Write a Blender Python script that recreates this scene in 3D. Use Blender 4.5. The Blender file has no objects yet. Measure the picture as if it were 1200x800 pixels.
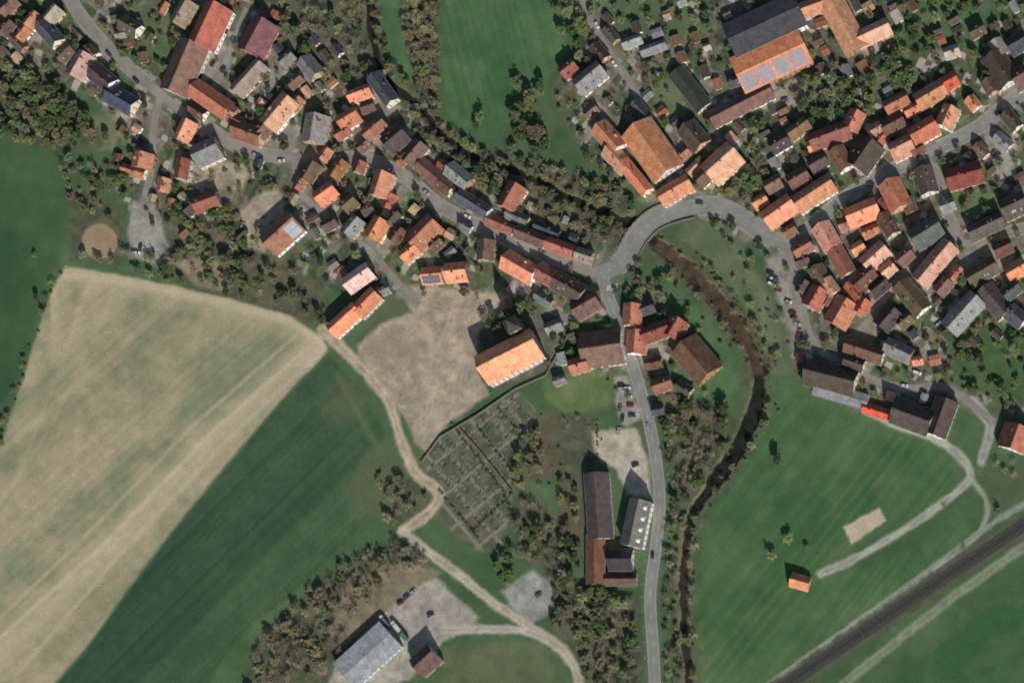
import bpy, math, random
import numpy as np
from mathutils import Vector
random.seed(7); rng=np.random.default_rng(7)
S=0.5; K=0.83
CAMX,CAMY,CAMH=420.0,-300.0,1500.0
def P(px,py): return ((px-600)*S,(400-py)*S)
def corr(px,py,z):
    x,y=P(px,py); return (x-(x-CAMX)*z/CAMH, y-(y-CAMY)*z/CAMH)
def lin1(c):
    c=c/255.0
    return c/12.92 if c<=0.04045 else ((c+0.055)/1.055)**2.4
def col(r,g,b,k=K): return (min(lin1(r)/k,.85),min(lin1(g)/k,.85),min(lin1(b)/k,.85),1.0)
scene=bpy.context.scene
root=scene.collection
# ---------------------------------------------------------------- materials
def newmat(name):
    m=bpy.data.materials.new(name); m.use_nodes=True
    nt=m.node_tree; b=nt.nodes["Principled BSDF"]; b.inputs["Roughness"].default_value=.9
    try: b.inputs["Specular IOR Level"].default_value=.2
    except: pass
    return m,nt,b
def noise_mul(nt,src,scale,lo,hi,coord='Object',detail=4,rough=.6,vscale=None):
    tc=nt.nodes.new("ShaderNodeTexCoord"); n=nt.nodes.new("ShaderNodeTexNoise")
    n.inputs["Scale"].default_value=scale; n.inputs["Detail"].default_value=detail; n.inputs["Roughness"].default_value=rough
    if vscale:
        mp=nt.nodes.new("ShaderNodeMapping"); mp.inputs["Scale"].default_value=vscale
        nt.links.new(tc.outputs[coord],mp.inputs["Vector"]); nt.links.new(mp.outputs[0],n.inputs["Vector"])
    else: nt.links.new(tc.outputs[coord],n.inputs["Vector"])
    mr=nt.nodes.new("ShaderNodeMapRange"); mr.inputs["From Min"].default_value=.3; mr.inputs["From Max"].default_value=.7
    mr.inputs["To Min"].default_value=lo; mr.inputs["To Max"].default_value=hi
    nt.links.new(n.outputs["Fac"],mr.inputs["Value"])
    vm=nt.nodes.new("ShaderNodeVectorMath"); vm.operation='SCALE'
    nt.links.new(src,vm.inputs[0]); nt.links.new(mr.outputs[0],vm.inputs["Scale"])
    return vm.outputs[0]
def simple(name,c,scale=1.0,lo=.8,hi=1.2,rough=.9,coord='Object'):
    m,nt,b=newmat(name); r=nt.nodes.new("ShaderNodeRGB"); r.outputs[0].default_value=c
    o=noise_mul(nt,r.outputs[0],scale,lo,hi,coord); nt.links.new(o,b.inputs["Base Color"]); b.inputs["Roughness"].default_value=rough
    return m
def objcol(name,layers,rough=.85):
    m,nt,b=newmat(name); oi=nt.nodes.new("ShaderNodeObjectInfo"); o=oi.outputs["Color"]
    for (sc,lo,hi,vs) in layers: o=noise_mul(nt,o,sc,lo,hi,'Object',vscale=vs)
    nt.links.new(o,b.inputs["Base Color"]); b.inputs["Roughness"].default_value=rough
    return m
M={}
M['roof']=objcol('roof_tiles',[(.22,.68,1.22,None),(1.1,.7,1.28,(1,1,1)),(1.0,.85,1.15,(3.0,.3,.3))])
M['wall']=objcol('plaster_wall',[(.8,.88,1.08,None)])
M['glass']=simple('window_glass',(.03,.035,.04,1),rough=.2)
M['door']=simple('door_wood',(.09,.05,.03,1))
M['brick']=simple('chimney_brick',(.2,.1,.07,1),2)
M['metal']=simple('grey_metal',(.3,.31,.32,1),rough=.6)
M['solar']=simple('solar_cells',col(132,138,148),.4,.9,1.1,.5)
M['solard']=simple('solar_cells_dark',col(74,82,96),.4,.9,1.1,.5)
M['asphalt']=simple('asphalt',col(120,120,114),.12,.82,1.16,coord='Object')
M['asphalt2']=simple('old_asphalt',col(124,120,112),.1,.76,1.2)
M['pave']=simple('pavement_slabs',col(130,126,116),.3,.8,1.15)
M['paint']=simple('road_paint',col(190,190,186),2,.8,1.1)
M['stone']=simple('stone_masonry',col(108,102,90),1.2,.7,1.25)
M['rubber']=simple('tyre_rubber',(.02,.02,.02,1))
M['ballast']=simple('rail_ballast',col(60,62,56),.8,.7,1.3)
M['steel']=simple('rail_steel',(.12,.11,.1,1),rough=.5)
M['wood']=simple('weathered_wood',(.05,.045,.04,1))
M['grave']=simple('grave_stone',col(112,108,100),.6,.6,1.3)
M['bark']=simple('bark',(.07,.055,.04,1))
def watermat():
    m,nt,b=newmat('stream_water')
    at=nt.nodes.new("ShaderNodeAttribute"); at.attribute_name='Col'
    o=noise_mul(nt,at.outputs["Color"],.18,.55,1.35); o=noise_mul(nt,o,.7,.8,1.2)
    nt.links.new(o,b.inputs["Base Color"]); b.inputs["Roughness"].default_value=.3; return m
M['water']=watermat()
def groundmat():
    m,nt,b=newmat('ground_cover')
    at=nt.nodes.new("ShaderNodeAttribute"); at.attribute_name='Col'
    o=noise_mul(nt,at.outputs["Color"],.9,.8,1.2,'Object',5,.7)
    o=noise_mul(nt,o,.12,.9,1.1,'Object',4,.6)
    nt.links.new(o,b.inputs["Base Color"]); b.inputs["Roughness"].default_value=1
    try:b.inputs["Specular IOR Level"].default_value=.05
    except:pass
    return m
M['ground']=groundmat()
def leafmat():
    m,nt,b=newmat('foliage')
    at=nt.nodes.new("ShaderNodeAttribute"); at.attribute_name='Col'
    oi=nt.nodes.new("ShaderNodeObjectInfo")
    mx=nt.nodes.new("ShaderNodeVectorMath"); mx.operation='MULTIPLY'
    nt.links.new(at.outputs["Color"],mx.inputs[0]); nt.links.new(oi.outputs["Color"],mx.inputs[1])
    nt.links.new(mx.outputs[0],b.inputs["Base Color"]); b.inputs["Roughness"].default_value=.8
    tr=nt.nodes.new("ShaderNodeBsdfTranslucent"); nt.links.new(mx.outputs[0],tr.inputs["Color"])
    ms=nt.nodes.new("ShaderNodeMixShader"); ms.inputs[0].default_value=.38
    nt.links.new(b.outputs[0],ms.inputs[1]); nt.links.new(tr.outputs[0],ms.inputs[2]); nt.links.new(ms.outputs[0],nt.nodes["Material Output"].inputs["Surface"])
    return m
M['leaf']=leafmat()
# ---------------------------------------------------------------- mesh builder
class MB:
    def __init__(s): s.v=[]; s.f=[]; s.m=[]
    def face(s,pts,mi=0):
        i=len(s.v); s.v+=[tuple(p) for p in pts]; s.f.append(tuple(range(i,i+len(pts)))); s.m.append(mi)
    def box(s,x0,x1,y0,y1,z0,z1,mi=0):
        i=len(s.v); s.v+=[(x0,y0,z0),(x1,y0,z0),(x1,y1,z0),(x0,y1,z0),(x0,y0,z1),(x1,y0,z1),(x1,y1,z1),(x0,y1,z1)]
        for q in [(0,3,2,1),(4,5,6,7),(0,1,5,4),(1,2,6,5),(2,3,7,6),(3,0,4,7)]:
            s.f.append(tuple(i+k for k in q)); s.m.append(mi)
    def hexa(s,p,mi=0):
        i=len(s.v); s.v+=[tuple(q) for q in p]
        for q in [(0,3,2,1),(4,5,6,7),(0,1,5,4),(1,2,6,5),(2,3,7,6),(3,0,4,7)]:
            s.f.append(tuple(i+k for k in q)); s.m.append(mi)
    def extr(s,prof,x0,x1,mi=0):
        i=len(s.v); n=len(prof)
        s.v+=[(x0,a,b) for a,b in prof]+[(x1,a,b) for a,b in prof]
        for k in range(n):
            s.f.append((i+k,i+(k+1)%n,i+n+(k+1)%n,i+n+k)); s.m.append(mi)
        s.f.append(tuple(i+k for k in range(n))[::-1]); s.m.append(mi)
        s.f.append(tuple(i+n+k for k in range(n))); s.m.append(mi)
    def cyl(s,c,r0,r1,h,n=8,axis='z',mi=0):
        i=len(s.v)
        for k in range(n):
            a=2*math.pi*k/n; ca,sa=math.cos(a),math.sin(a)
            for r,t in((r0,0),(r1,h)):
                if axis=='z': s.v.append((c[0]+r*ca,c[1]+r*sa,c[2]+t))
                elif axis=='y': s.v.append((c[0]+r*ca,c[1]+t,c[2]+r*sa))
                else: s.v.append((c[0]+t,c[1]+r*ca,c[2]+r*sa))
        for k in range(n):
            j=(k+1)%n; s.f.append((i+2*k,i+2*j,i+2*j+1,i+2*k+1)); s.m.append(mi)
        s.f.append(tuple(i+2*k for k in range(n))[::-1]); s.m.append(mi)
        s.f.append(tuple(i+2*k+1 for k in range(n))); s.m.append(mi)
    def tube(s,a,b,r0,r1,n=4,mi=0):
        a=Vector(a);b=Vector(b);d=(b-a)
        if d.length<1e-4:return
        q=d.to_track_quat('Z','Y'); i=len(s.v)
        for p,r in((a,r0),(b,r1)):
            for k in range(n):
                t=2*math.pi*k/n; s.v.append(tuple(p+q@Vector((r*math.cos(t),r*math.sin(t),0))))
        for k in range(n):
            j=(k+1)%n; s.f.append((i+k,i+j,i+n+j,i+n+k)); s.m.append(mi)
    def mesh(s,name,mats):
        me=bpy.data.meshes.new(name); me.from_pydata(s.v,[],s.f)
        for m in mats: me.materials.append(m)
        if len(mats)>1: me.polygons.foreach_set('material_index',s.m)
        me.update(); return me
def addobj(name,me,parent=None,loc=None,rot=0,color=None,scale=None):
    o=bpy.data.objects.new(name,me); root.objects.link(o)
    if parent: o.parent=parent
    if loc is not None: o.location=loc
    o.rotation_euler[2]=rot
    if color: o.color=color
    if scale: o.scale=scale
    return o
# ---------------------------------------------------------------- curves
def cr(pts,n=8):
    pts=[np.array(p,float) for p in pts]; out=[]
    q=[2*pts[0]-pts[1]]+pts+[2*pts[-1]-pts[-2]]
    for i in range(1,len(q)-2):
        for k in range(n):
            t=k/n; a,b,c,d=q[i-1],q[i],q[i+1],q[i+2]
            out.append(.5*((2*b)+(-a+c)*t+(2*a-5*b+4*c-d)*t*t+(-a+3*b-3*c+d)*t**3))
    out.append(pts[-1]); return out
roads=[
 ('main_road',[(769,840),(766,770),(762,700),(768,645),(773,595),(769,540),(757,480),(742,430),(727,385),(712,345),(707,325)],7.0,'asphalt',0),
 ('bridge_road',[(700,322),(722,312),(735,298),(748,276),(768,257),(800,245),(832,241),(858,249),(882,264),(905,279),(932,283)],9.4,'asphalt',1),
 ('village_street',[(70,-30),(92,15),(130,60),(170,95),(205,125),(240,147),(280,172),(330,184),(375,186),(430,187),(475,208),(515,240),(560,264),(620,292),(665,309),(705,322)],5.6,'asphalt2',1),
 ('east_street',[(925,285),(955,262),(990,232),(1030,208),(1060,192),(1105,171),(1145,150),(1180,122),(1230,85)],6.2,'asphalt',1),
 ('side_street',[(1085,182),(1100,215),(1112,255),(1130,285),(1160,276),(1230,262)],4.6,'asphalt2',1),
 ('side_street',[(345,186),(352,225),(382,252),(412,278),(440,300),(465,330),(488,352)],4.0,'asphalt2',0),
 ('side_street',[(188,112),(180,150),(178,195),(168,240)],4.2,'asphalt2',0),
 ('side_street',[(640,360),(665,372),(690,360),(712,345)],4.0,'asphalt2',0),
 ('side_street',[(800,245),(775,190),(745,110),(720,70),(690,20),(680,-20)],4.0,'asphalt2',0),
 ('side_street',[(922,288),(935,340),(950,395),(975,420),(1010,440),(1060,455),(1110,455),(1165,495)],4.5,'asphalt2',0),
 ('side_street',[(985,400),(1010,385),(1050,330),(1085,290),(1130,285)],4.0,'asphalt2',0),
 ('village_lane',[(350,185),(395,172),(430,150),(455,130),(490,125)],3.6,'asphalt2',0),
 ('village_lane',[(225,135),(255,95),(270,60),(290,10)],4,'asphalt2',0),
]
tracks=[
 ([(378,386),(405,412),(432,440),(456,472),(470,515),(486,552),(514,578),(500,602),(472,622)],13,(164,146,120)),
 ([(472,622),(500,645),(540,675),(580,707),(630,740),(662,765),(680,800),(690,850)],12,(160,150,130)),
 ([(520,738),(570,737),(610,738),(645,750)],10,(160,152,136)),
 ([(962,672),(1000,655),(1060,620),(1110,585),(1136,560),(1126,535),(1092,512),(1050,497),(1015,480)],10,(144,146,128)),
 ([(1136,558),(1155,585),(1154,612),(1130,640),(1060,690),(980,745),(900,803),(860,830)],6,(130,136,118)),
 ([(1240,570),(1165,612),(1060,690),(980,747),(900,803)],7,(126,132,114)),
 ([(1260,596),(1200,640),(1100,712),(990,800),(940,840)],11,(112,122,98)),
 ([(1140,470),(1160,500),(1150,540)],12,(142,140,130)),
 ([(1105,590),(1130,640)],2,(75,90,62)),
 ([(510,335),(500,300),(470,285)],8,(144,132,112)),
 ([(480,372),(515,395),(510,420),(480,440),(455,470)],6,(158,142,118)),
]
stream=[(428,-40),(430,0),(437,50),(452,92),(490,122),(520,160),(560,186),(610,202),(650,222),(690,242),(722,254),(748,266),(775,290),(800,310),(830,340),(860,375),(881,410),(889,450),(880,490),(860,530),(835,565),(812,600),(803,640),(800,690),(802,740),(810,850)]
stream_s=[tuple(p) for p in cr(stream,6)]
def _hy(px,py):
    b=(3.0 if px<735 and py<300 else (6.2 if py<560 else 3.6))
    return b*(1+.22*math.sin(px*.13+py*.09)+.14*math.sin(px*.31-py*.27))
# ---------------------------------------------------------------- ground painting
def axis(a,b,step,far):
    core=np.arange(a,b+1e-6,step); outs=[];d=step*2;x=core[-1]
    while x<far: x+=d; d*=1.25; outs.append(x)
    ins=[];d=step*2;x=core[0]
    while x>-far: x-=d; d*=1.25; ins.append(x)
    return np.array(ins[::-1]+list(core)+outs)
xs=axis(-312,312,.62,6000); ys=axis(-215,215,.62,6000)
X,Y=np.meshgrid(xs,ys); nx,ny=len(xs),len(ys)
PX=X/S+600; PY=400-Y/S
_tabs={}
def vnoise(x,y,scale,seed):
    if seed not in _tabs: _tabs[seed]=np.random.default_rng(seed).random((256,256))
    T=_tabs[seed]; u=x/scale; v=y/scale; iu=np.floor(u).astype(int); iv=np.floor(v).astype(int)
    fu=u-iu; fv=v-iv; fu=fu*fu*(3-2*fu); fv=fv*fv*(3-2*fv)
    a=T[iu%256,iv%256]; b=T[(iu+1)%256,iv%256]; c=T[iu%256,(iv+1)%256]; d=T[(iu+1)%256,(iv+1)%256]
    return (a*(1-fu)+b*fu)*(1-fv)+(c*(1-fu)+d*fu)*fv
def fbm(x,y,scale,seed,oc=4):
    r=0;a=1;t=0
    for i in range(oc):
        r=r+a*vnoise(x+17*i,y-31*i,scale/2**i,seed+i); t+=a; a*=.55
    return r/t
def segd(x,y,a,b):
    ax,ay=a;bx,by=b;dx,dy=bx-ax,by-ay;l=dx*dx+dy*dy+1e-9
    t=np.clip(((x-ax)*dx+(y-ay)*dy)/l,0,1)
    return np.hypot(x-ax-t*dx,y-ay-t*dy)
def sub(pts,mg):
    p=np.array(pts); x0,x1=p[:,0].min()-mg,p[:,0].max()+mg; y0,y1=p[:,1].min()-mg,p[:,1].max()+mg
    pxs=xs/S+600; pys=400-ys/S
    i=np.where((pxs>=x0)&(pxs<=x1))[0]; j=np.where((pys>=y0)&(pys<=y1))[0]
    if len(i)==0 or len(j)==0: return None
    return slice(j[0],j[-1]+1),slice(i[0],i[-1]+1)
def dl(pts,mg=45):
    D=np.full(X.shape,999.); sl=sub(pts,mg)
    if sl is None: return D
    x=PX[sl];y=PY[sl];d=np.full(x.shape,999.)
    for a,b in zip(pts[:-1],pts[1:]): d=np.minimum(d,segd(x,y,a,b))
    D[sl]=d; return D
def sd(pts,mg=60):
    D=np.full(X.shape,999.); sl=sub(pts,mg); 
    if sl is None: return D
    x=PX[sl];y=PY[sl];d=np.full(x.shape,999.);ins=np.zeros(x.shape,bool)
    n=len(pts)
    for k in range(n):
        a=pts[k];b=pts[(k+1)%n]; d=np.minimum(d,segd(x,y,a,b))
        c=((a[1]>y)!=(b[1]>y)); 
        with np.errstate(divide='ignore',invalid='ignore'):
            xi=(b[0]-a[0])*(y-a[1])/((b[1]-a[1]) if b[1]!=a[1] else 1e-9)+a[0]
        ins^=(c&(x<xi))
    D[sl]=np.where(ins,-d,d); return D
def mk(d,soft): return np.clip(.5-d/soft,0,1)
C=np.zeros(X.shape+(3,)); 
def c3(c): return np.array(c,float)
def blend(m,c):
    global C
    c=np.asarray(c,float); C[:]=C*(1-m[...,None])+c*m[...,None]
n1=fbm(PX,PY,90,10); n2=fbm(PX,PY,28,20); n3=fbm(PX,PY,9,30,3); n4=fbm(PX,PY,3.5,40,2)
warp=(n3-.5)*9+(n4-.5)*3
def mixc(a,b,t): return c3(a)*(1-t[...,None])+c3(b)*t[...,None]
t01=lambda n,lo,hi: np.clip((n-lo)/(hi-lo),0,1)
C[:]=mixc((54,80,50),(74,96,60),t01(n1*.6+n2*.4,.3,.7))
far=np.clip((np.maximum(abs(X)-330,abs(Y)-230))/80,0,1)
cell=_tabs.setdefault(900,np.random.default_rng(900).random((256,256)))
u=(X*.8+Y*.6)/160; v=(-X*.6+Y*.8)/90
cv=cell[np.floor(u).astype(int)%256,np.floor(v).astype(int)%256]
blend(far*(cv>.62),(150,138,104)); blend(far*(cv<.3),(56,80,48))
V1=[(-30,-40),(300,-40),(380,50),(470,88),(540,165),(720,255),(700,330),(640,385),(600,350),(480,350),(380,335),(230,300),(140,235),(120,130),(0,60),(-30,50)]
V2=[(690,-40),(1230,-40),(1230,490),(1120,470),(1000,480),(930,440),(900,300),(800,250),(700,215),(650,120),(670,60)]
V3=[(640,345),(715,330),(800,345),(850,400),(840,480),(770,480),(690,445),(640,430)]
dv=np.minimum(np.minimum(sd(V1),sd(V2)),sd(V3))
ang=.6; u=((PX+warp*.6)*math.cos(ang)+(PY)*math.sin(ang))/17; v=(-(PX)*math.sin(ang)+(PY+warp*.6)*math.cos(ang))/27
pc=cell[np.floor(u).astype(int)%256,(np.floor(v).astype(int)+50)%256]
pal=np.array([(66,80,54),(82,86,64),(100,96,82),(122,116,104),(60,78,50),(90,86,70),(70,84,56),(108,100,84),(64,76,54)],float)
vc=pal[(pc*9).astype(int)%9]
vc=vc*(.72+.58*n3[...,None])+ (n4[...,None]-.5)*34
# patios, beds and other small garden surfaces
u2=((PX+warp*.3)*math.cos(.45)+PY*math.sin(.45))/8; v2=(-PX*math.sin(.45)+(PY+warp*.3)*math.cos(.45))/6.5
p2=cell[(np.floor(u2).astype(int)+90)%256,np.floor(v2).astype(int)%256]
vc=np.where((p2>.93)[...,None],c3((148,142,132)),vc); vc=np.where((p2<.06)[...,None],c3((88,72,56)),vc); vc=np.where(((p2>.1)&(p2<.17))[...,None],c3((76,98,58)),vc)
m=mk(dv+warp,14); C[:]=C*(1-m[...,None])+vc*m[...,None]
for poly,c in [
  ([(505,-40),(650,-40),(672,20),(668,60),(640,100),(600,150),(560,165),(528,140),(515,90),(512,20)],(54,88,50)),
  ([(420,-40),(470,-40),(480,60),(490,110),(455,85),(440,40)],(58,90,54)),
  ([(1040,-30),(1150,-30),(1170,30),(1110,60),(1060,50)],(56,86,50)),
  ([(690,0),(800,0),(840,60),(760,50),(700,30)],(70,88,58)),
  ([(640,120),(700,190),(750,230),(720,245),(600,195),(590,170)],(56,80,48)),
  ([(1110,400),(1230,385),(1230,460),(1170,470),(1120,450)],(56,84,48)),
  ([(1130,385),(1200,380),(1210,480),(1150,440)],(52,82,44)),
  ([(1110,228),(1165,215),(1170,245),(1115,258)],(72,98,58)),
  ([(100,130),(140,145),(135,180),(112,175)],(82,98,62)),
  ([(165,0),(205,0),(200,60),(160,70)],(70,88,58)),
  ([(370,75),(400,60),(395,95),(375,110)],(70,92,56)),
  ([(755,90),(800,95),(805,130),(780,140)],(78,96,62)),
  ([(635,440),(690,433),(722,445),(715,480),(660,485),(640,470)],(76,98,56)),
  ([(600,555),(650,560),(655,640),(620,620)],(62,88,52)),
  ([(520,755),(640,750),(650,800),(500,820)],(70,86,54)),
  ([(775,330),(800,335),(850,400),(862,440),(850,500),(800,490),(790,400)],(60,92,54)),
  ([(800,255),(850,262),(905,350),(925,440),(893,440),(878,380),(840,325),(795,290)],(76,92,62)),
 ]:
    d=sd(poly)+warp; mm=mk(d,7); blend(mm,mixc(c,(c[0]*1.25,c[1]*1.12,c[2]*1.2),t01(n2,.35,.7)))
d=sd([(-80,150),(60,166),(112,186),(84,235),(72,290),(66,318),(28,440),(-80,560)])
blend(mk(d+warp*.6,8),mixc((44,74,46),(58,86,52),t01(n1,.35,.65)))
for poly in [[(-30,55),(40,70),(85,110),(125,170),(60,178),(-30,150)],
   [(78,215),(150,250),(140,315),(85,302)],[(190,238),(262,240),(300,285),(380,330),(385,382),(330,372),(250,348),(195,322)],
   [(300,-30),(420,-30),(432,60),(420,95),(380,90),(330,55)],
   [(465,-30),(512,-30),(516,60),(513,135),(495,130),(478,60)],[(500,128),(560,172),(640,188),(745,235),(745,285),(690,290),(600,245),(520,195)],
   [(470,628),(505,660),(430,712),(385,800),(285,810),(300,750),(400,662)],[(600,558),(655,600),(665,680),(745,700),(755,810),(690,810),(650,740),(640,680),(600,620)],
   [(780,465),(850,475),(862,540),(800,600),(788,560)],[(440,560),(490,560),(510,600),(470,620),(445,600)],
   [(640,485),(700,490),(720,540),(655,560),(625,555)]]:
    blend(mk(sd(poly)+warp*1.3,10)*.85,mixc((62,68,50),(92,86,68),t01(n3,.3,.7)))
d=sd([(905,445),(960,475),(1020,498),(1092,520),(1120,547),(1110,580),(975,655),(960,680),(1060,650),(1150,610),(1120,640),(900,795),(820,810),(812,700),(815,640),(850,570),(890,510)])
blend(mk(d+warp*.5,8),mixc((52,86,48),(70,98,58),t01(n1*.5+n2*.5,.35,.7)))
blend(mk(d+warp*.5,8)*.35*t01(fbm(PX+PY*.5,PY,40,140),.55,.75),(98,106,70))
# faint mowing / wheel lines in the meadow
s3=PX*.78+PY*.62; C+=(mk(d,8)*(vnoise(s3,s3*0,3.6,151)-.5)*9)[...,None]
s4=PX*.97-PY*.25; dp=sd([(512,-40),(650,-40),(665,50),(600,140),(525,130)]); C+=(mk(dp,10)*(vnoise(s4,s4*0,4,152)-.5)*9)[...,None]
d=sd([(1140,560),(1230,520),(1230,565),(1170,600)]); blend(mk(d+warp,8)*.8,(66,82,54))
d=sd([(1230,660),(1230,840),(990,840)]); blend(mk(d+warp*.4,6),mixc((46,82,48),(58,88,54),t01(n2,.4,.6)))
# tan field
TF=[(76,312),(130,320),(200,334),(270,350),(340,370),(376,394),(384,412),(330,468),(262,548),(203,620),(150,690),(98,762),(60,805),(10,850),(-80,850),(-80,560),(-8,545),(28,440),(58,345)]
dT=sd(TF); s1=(PX*.66+PY*.75); st=vnoise(s1,s1*0,4.5,61); st2=vnoise(s1,s1*0,22,62)
m=mk(dT+warp*.35,4)
tc=mixc((114,118,86),(146,134,104),t01(n2*.5+n1*.4+st2*.25,.42,.72))
tc=tc+ (st[...,None]-.5)*10+(n3[...,None]-.5)*14
edge=np.clip((dT+30)/26,0,1)*(PY<430)*(PX>60); tc=tc*(1-.7*edge[...,None])+c3((168,152,122))*.7*edge[...,None]
C[:]=C*(1-m[...,None])+tc*m[...,None]
for ln,w,a in [([(376,402),(250,512),(120,648),(-40,800)],26,.5),([(372,398),(250,505),(120,640),(-40,783)],4,.75),([(345,395),(225,500),(100,628),(-40,762)],3,.5),([(384,405),(262,520),(140,650),(20,790)],4,.5),([(108,322),(70,430),(20,560),(-40,640)],7,.22),([(140,330),(60,500),(-40,650)],3,.2),([(70,320),(200,341),(340,377),(378,400)],9,.5)]:
    blend(mk(dl(ln)-w/2+warp*.4,w*.6+2)*a*m,(176,158,130))
# green field
GF=[(386,416),(420,455),(448,500),(470,556),(448,600),(398,650),(350,690),(300,728),(262,770),(225,840),(20,850),(60,808),(100,764),(152,692),(205,622),(264,550),(332,470)]
dG=sd(GF); mg=mk(dG+warp*.4,4); s2=(PX*.70+PY*.71); g1=vnoise(s2,s2*0,3.2,71); g2=vnoise(s2,s2*0,16,72)
gc=mixc((42,70,46),(66,88,58),t01(g2*.4+n1*.3+n2*.35+(PX-300)/900,.35,.85))+(g1[...,None]-.5)*8+(n4[...,None]-.5)*7
C[:]=C*(1-mg[...,None])+gc*mg[...,None]
for pt,r in [((440,575),30),((405,470),26),((455,540),22)]:
    dd=np.hypot(PX-pt[0],PY-pt[1])-r+warp*2; blend(mk(dd,22)*mg*.5,(88,90,64))
blend(mk(dl([(395,440),(440,520)])-3+warp*.3,5)*mg*.4,(100,100,72))
# earth / gravel areas
lots=[
 ('bare_earth',[(468,333),(530,337),(600,345),(588,368),(562,392),(558,430),(574,462),(522,500),(500,530),(488,520),(478,495),(455,465),(428,430),(418,405),(445,378),(482,366)],(146,132,110)),
 ('gravel_yard',[(478,664),(508,672),(535,700),(562,722),(545,742),(520,752),(505,772),(480,795),(440,812),(380,812),(392,782),(432,735),(455,710)],(142,136,122)),
 ('gravel_lot',[(588,692),(625,666),(648,685),(646,715),(625,730),(600,716)],(132,132,124)),
 ('car_park',[(692,505),(745,500),(762,540),(764,585),(735,580),(722,550),(700,540)],(154,144,126)),
 ('car_park',[(722,440),(742,440),(758,490),(730,500),(720,470)],(142,136,122)),
 ('car_park',[(895,302),(925,295),(950,380),(945,405),(930,400),(912,350)],(126,122,114)),
 ('farm_yard',[(155,235),(185,240),(200,300),(185,312),(150,300),(150,260)],(130,126,116)),
 ('farm_yard',[(280,248),(320,215),(335,240),(310,295),(290,290)],(148,134,112)),
 ('farm_yard',[(200,195),(240,190),(300,190),(285,225),(215,215)],(138,126,104)),
 ('farm_yard',[(205,308),(240,296),(275,320),(265,342),(230,335)],(124,112,88)),
 ('farm_yard',[(925,95),(945,90),(940,125),(880,130)],(138,126,110)),
 ('bare_earth',[(400,690),(470,655),(520,670),(470,700),(400,760),(385,740)],(112,102,80)),
 ('farm_yard',[(300,130),(350,150),(345,185),(310,180)],(126,120,106)),
 ('farm_yard',[(250,40),(275,60),(265,100),(240,90)],(126,120,108)),
 ('farm_yard',[(1150,140),(1195,165),(1185,210),(1160,190)],(132,126,112)),
 ('farm_yard',[(1095,285),(1190,285),(1190,315),(1105,325)],(118,112,100)),
 ('church_yard',[(560,385),(640,360),(665,385),(650,430),(590,455),(570,450)],(84,84,68)),
]
label=np.zeros(X.shape,int); lab_names=['ground']
def setlab(name,m):
    lab_names.append(name); label[m>.5]=len(lab_names)-1
setlab('harvested_field',m); setlab('green_crop_field',mg)
for nm,poly,c in lots:
    d=sd(poly)+warp*.8; mm=mk(d,5); cc=c3(c)*(.8+.4*n3[...,None])*(.9+.2*n2[...,None])+(n4[...,None]-.5)*20
    C[:]=C*(1-mm[...,None])+cc*mm[...,None]; setlab(nm,mm)
blend(mk(sd([(430,405),(470,370),(500,400),(490,440),(450,450)])+warp*2,16)*.4,(120,112,94))
for ln in ([(540,345),(520,400),(500,450),(495,500)],[(575,350),(545,400),(535,460),(500,505)],[(470,345),(530,370),(560,365)]):
    blend(mk(abs(dl(ln)-3)-.8+warp*.3,2.5)*.35,(166,150,126))
blend(mk(sd([(440,350),(468,345),(470,362),(440,385),(425,395)])+warp,7)*.7,(78,84,58))
dr=np.hypot(PX-117,PY-283)-21+warp*.3; mm=mk(dr,3); blend(mm,mixc((126,106,80),(144,124,96),n3)); setlab('riding_ring',mm)
sp=[(988,617),(1030,594),(1039,610),(998,637)]; mm=mk(sd(sp)+warp*.35,3); blend(mm,(164,150,120)); setlab('sand_pitch',mm)
for poly in [[(615,490),(650,480),(655,560),(620,560),(605,530)],[(655,560),(682,560),(682,650),(655,650)]]:
    blend(mk(sd(poly)+warp*1.5,10)*.8,mixc((78,72,56),(98,84,66),n3))
for r in roads:
    blend(mk(dl([tuple(p) for p in cr(r[1],5)])-r[2]-3+warp*.8,7)*.7,c3((110,104,90)) if r[0]!='main_road' else c3((88,94,72)))
CU=(.77,-.64);CV=(.64,.77)
def cem(a,b): return (497+CU[0]*a+CV[0]*b,540+CU[1]*a+CV[1]*b)
cempoly=[(494,542),(516,512),(560,486),(604,458),(628,480),(618,530),(600,570),(600,600),(585,650),(548,640),(502,600),(515,580)]
mm=mk(sd(cempoly)+warp*.4,4); blend(mm,mixc((68,78,56),(92,92,74),t01(n3,.3,.7))); setlab('cemetery_lawn',mm)
ua=(PX-497)*.77-(PY-540)*.64; vb=(PX-497)*.64+(PY-540)*.77
pm=np.maximum(mk(abs((ua+4)%22-11)-2.0,2),mk(abs((vb+8)%36-18)-2.0,2))
blend(pm*mm*.7,(128,120,104))
for i,(pts,w,c) in enumerate(tracks):
    ps=[tuple(p) for p in cr(pts,6)]; D=dl(ps)
    mm=mk(D-w/2*(.75+.5*n2)+warp*.45,4); cc=c3(c)*(.84+.3*n3[...,None])+(n4[...,None]-.5)*14
    if i==10: mm=mm*.4
    C[:]=C*(1-mm[...,None])+cc*mm[...,None]
    if w>6.5:
        blend(mk(D-1+warp*.3,3)*.4*mm,c3(c)*.7); setlab('dirt_track',mm)
RL=[(1300,547),(1200,615),(1060,708),(920,803),(860,845)]
DR=dl(RL); blend(mk(DR-13+warp*.6,5),mixc((62,68,52),(84,84,68),n3))
DS=np.full(X.shape,999.)
for a,b in zip(stream_s[:-1],stream_s[1:]):
    sl=sub([a,b],40)
    if sl is None: continue
    DS[sl]=np.minimum(DS[sl],segd(PX[sl],PY[sl],a,b)-_hy(*a))
DS=DS+(n3-.5)*4
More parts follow.
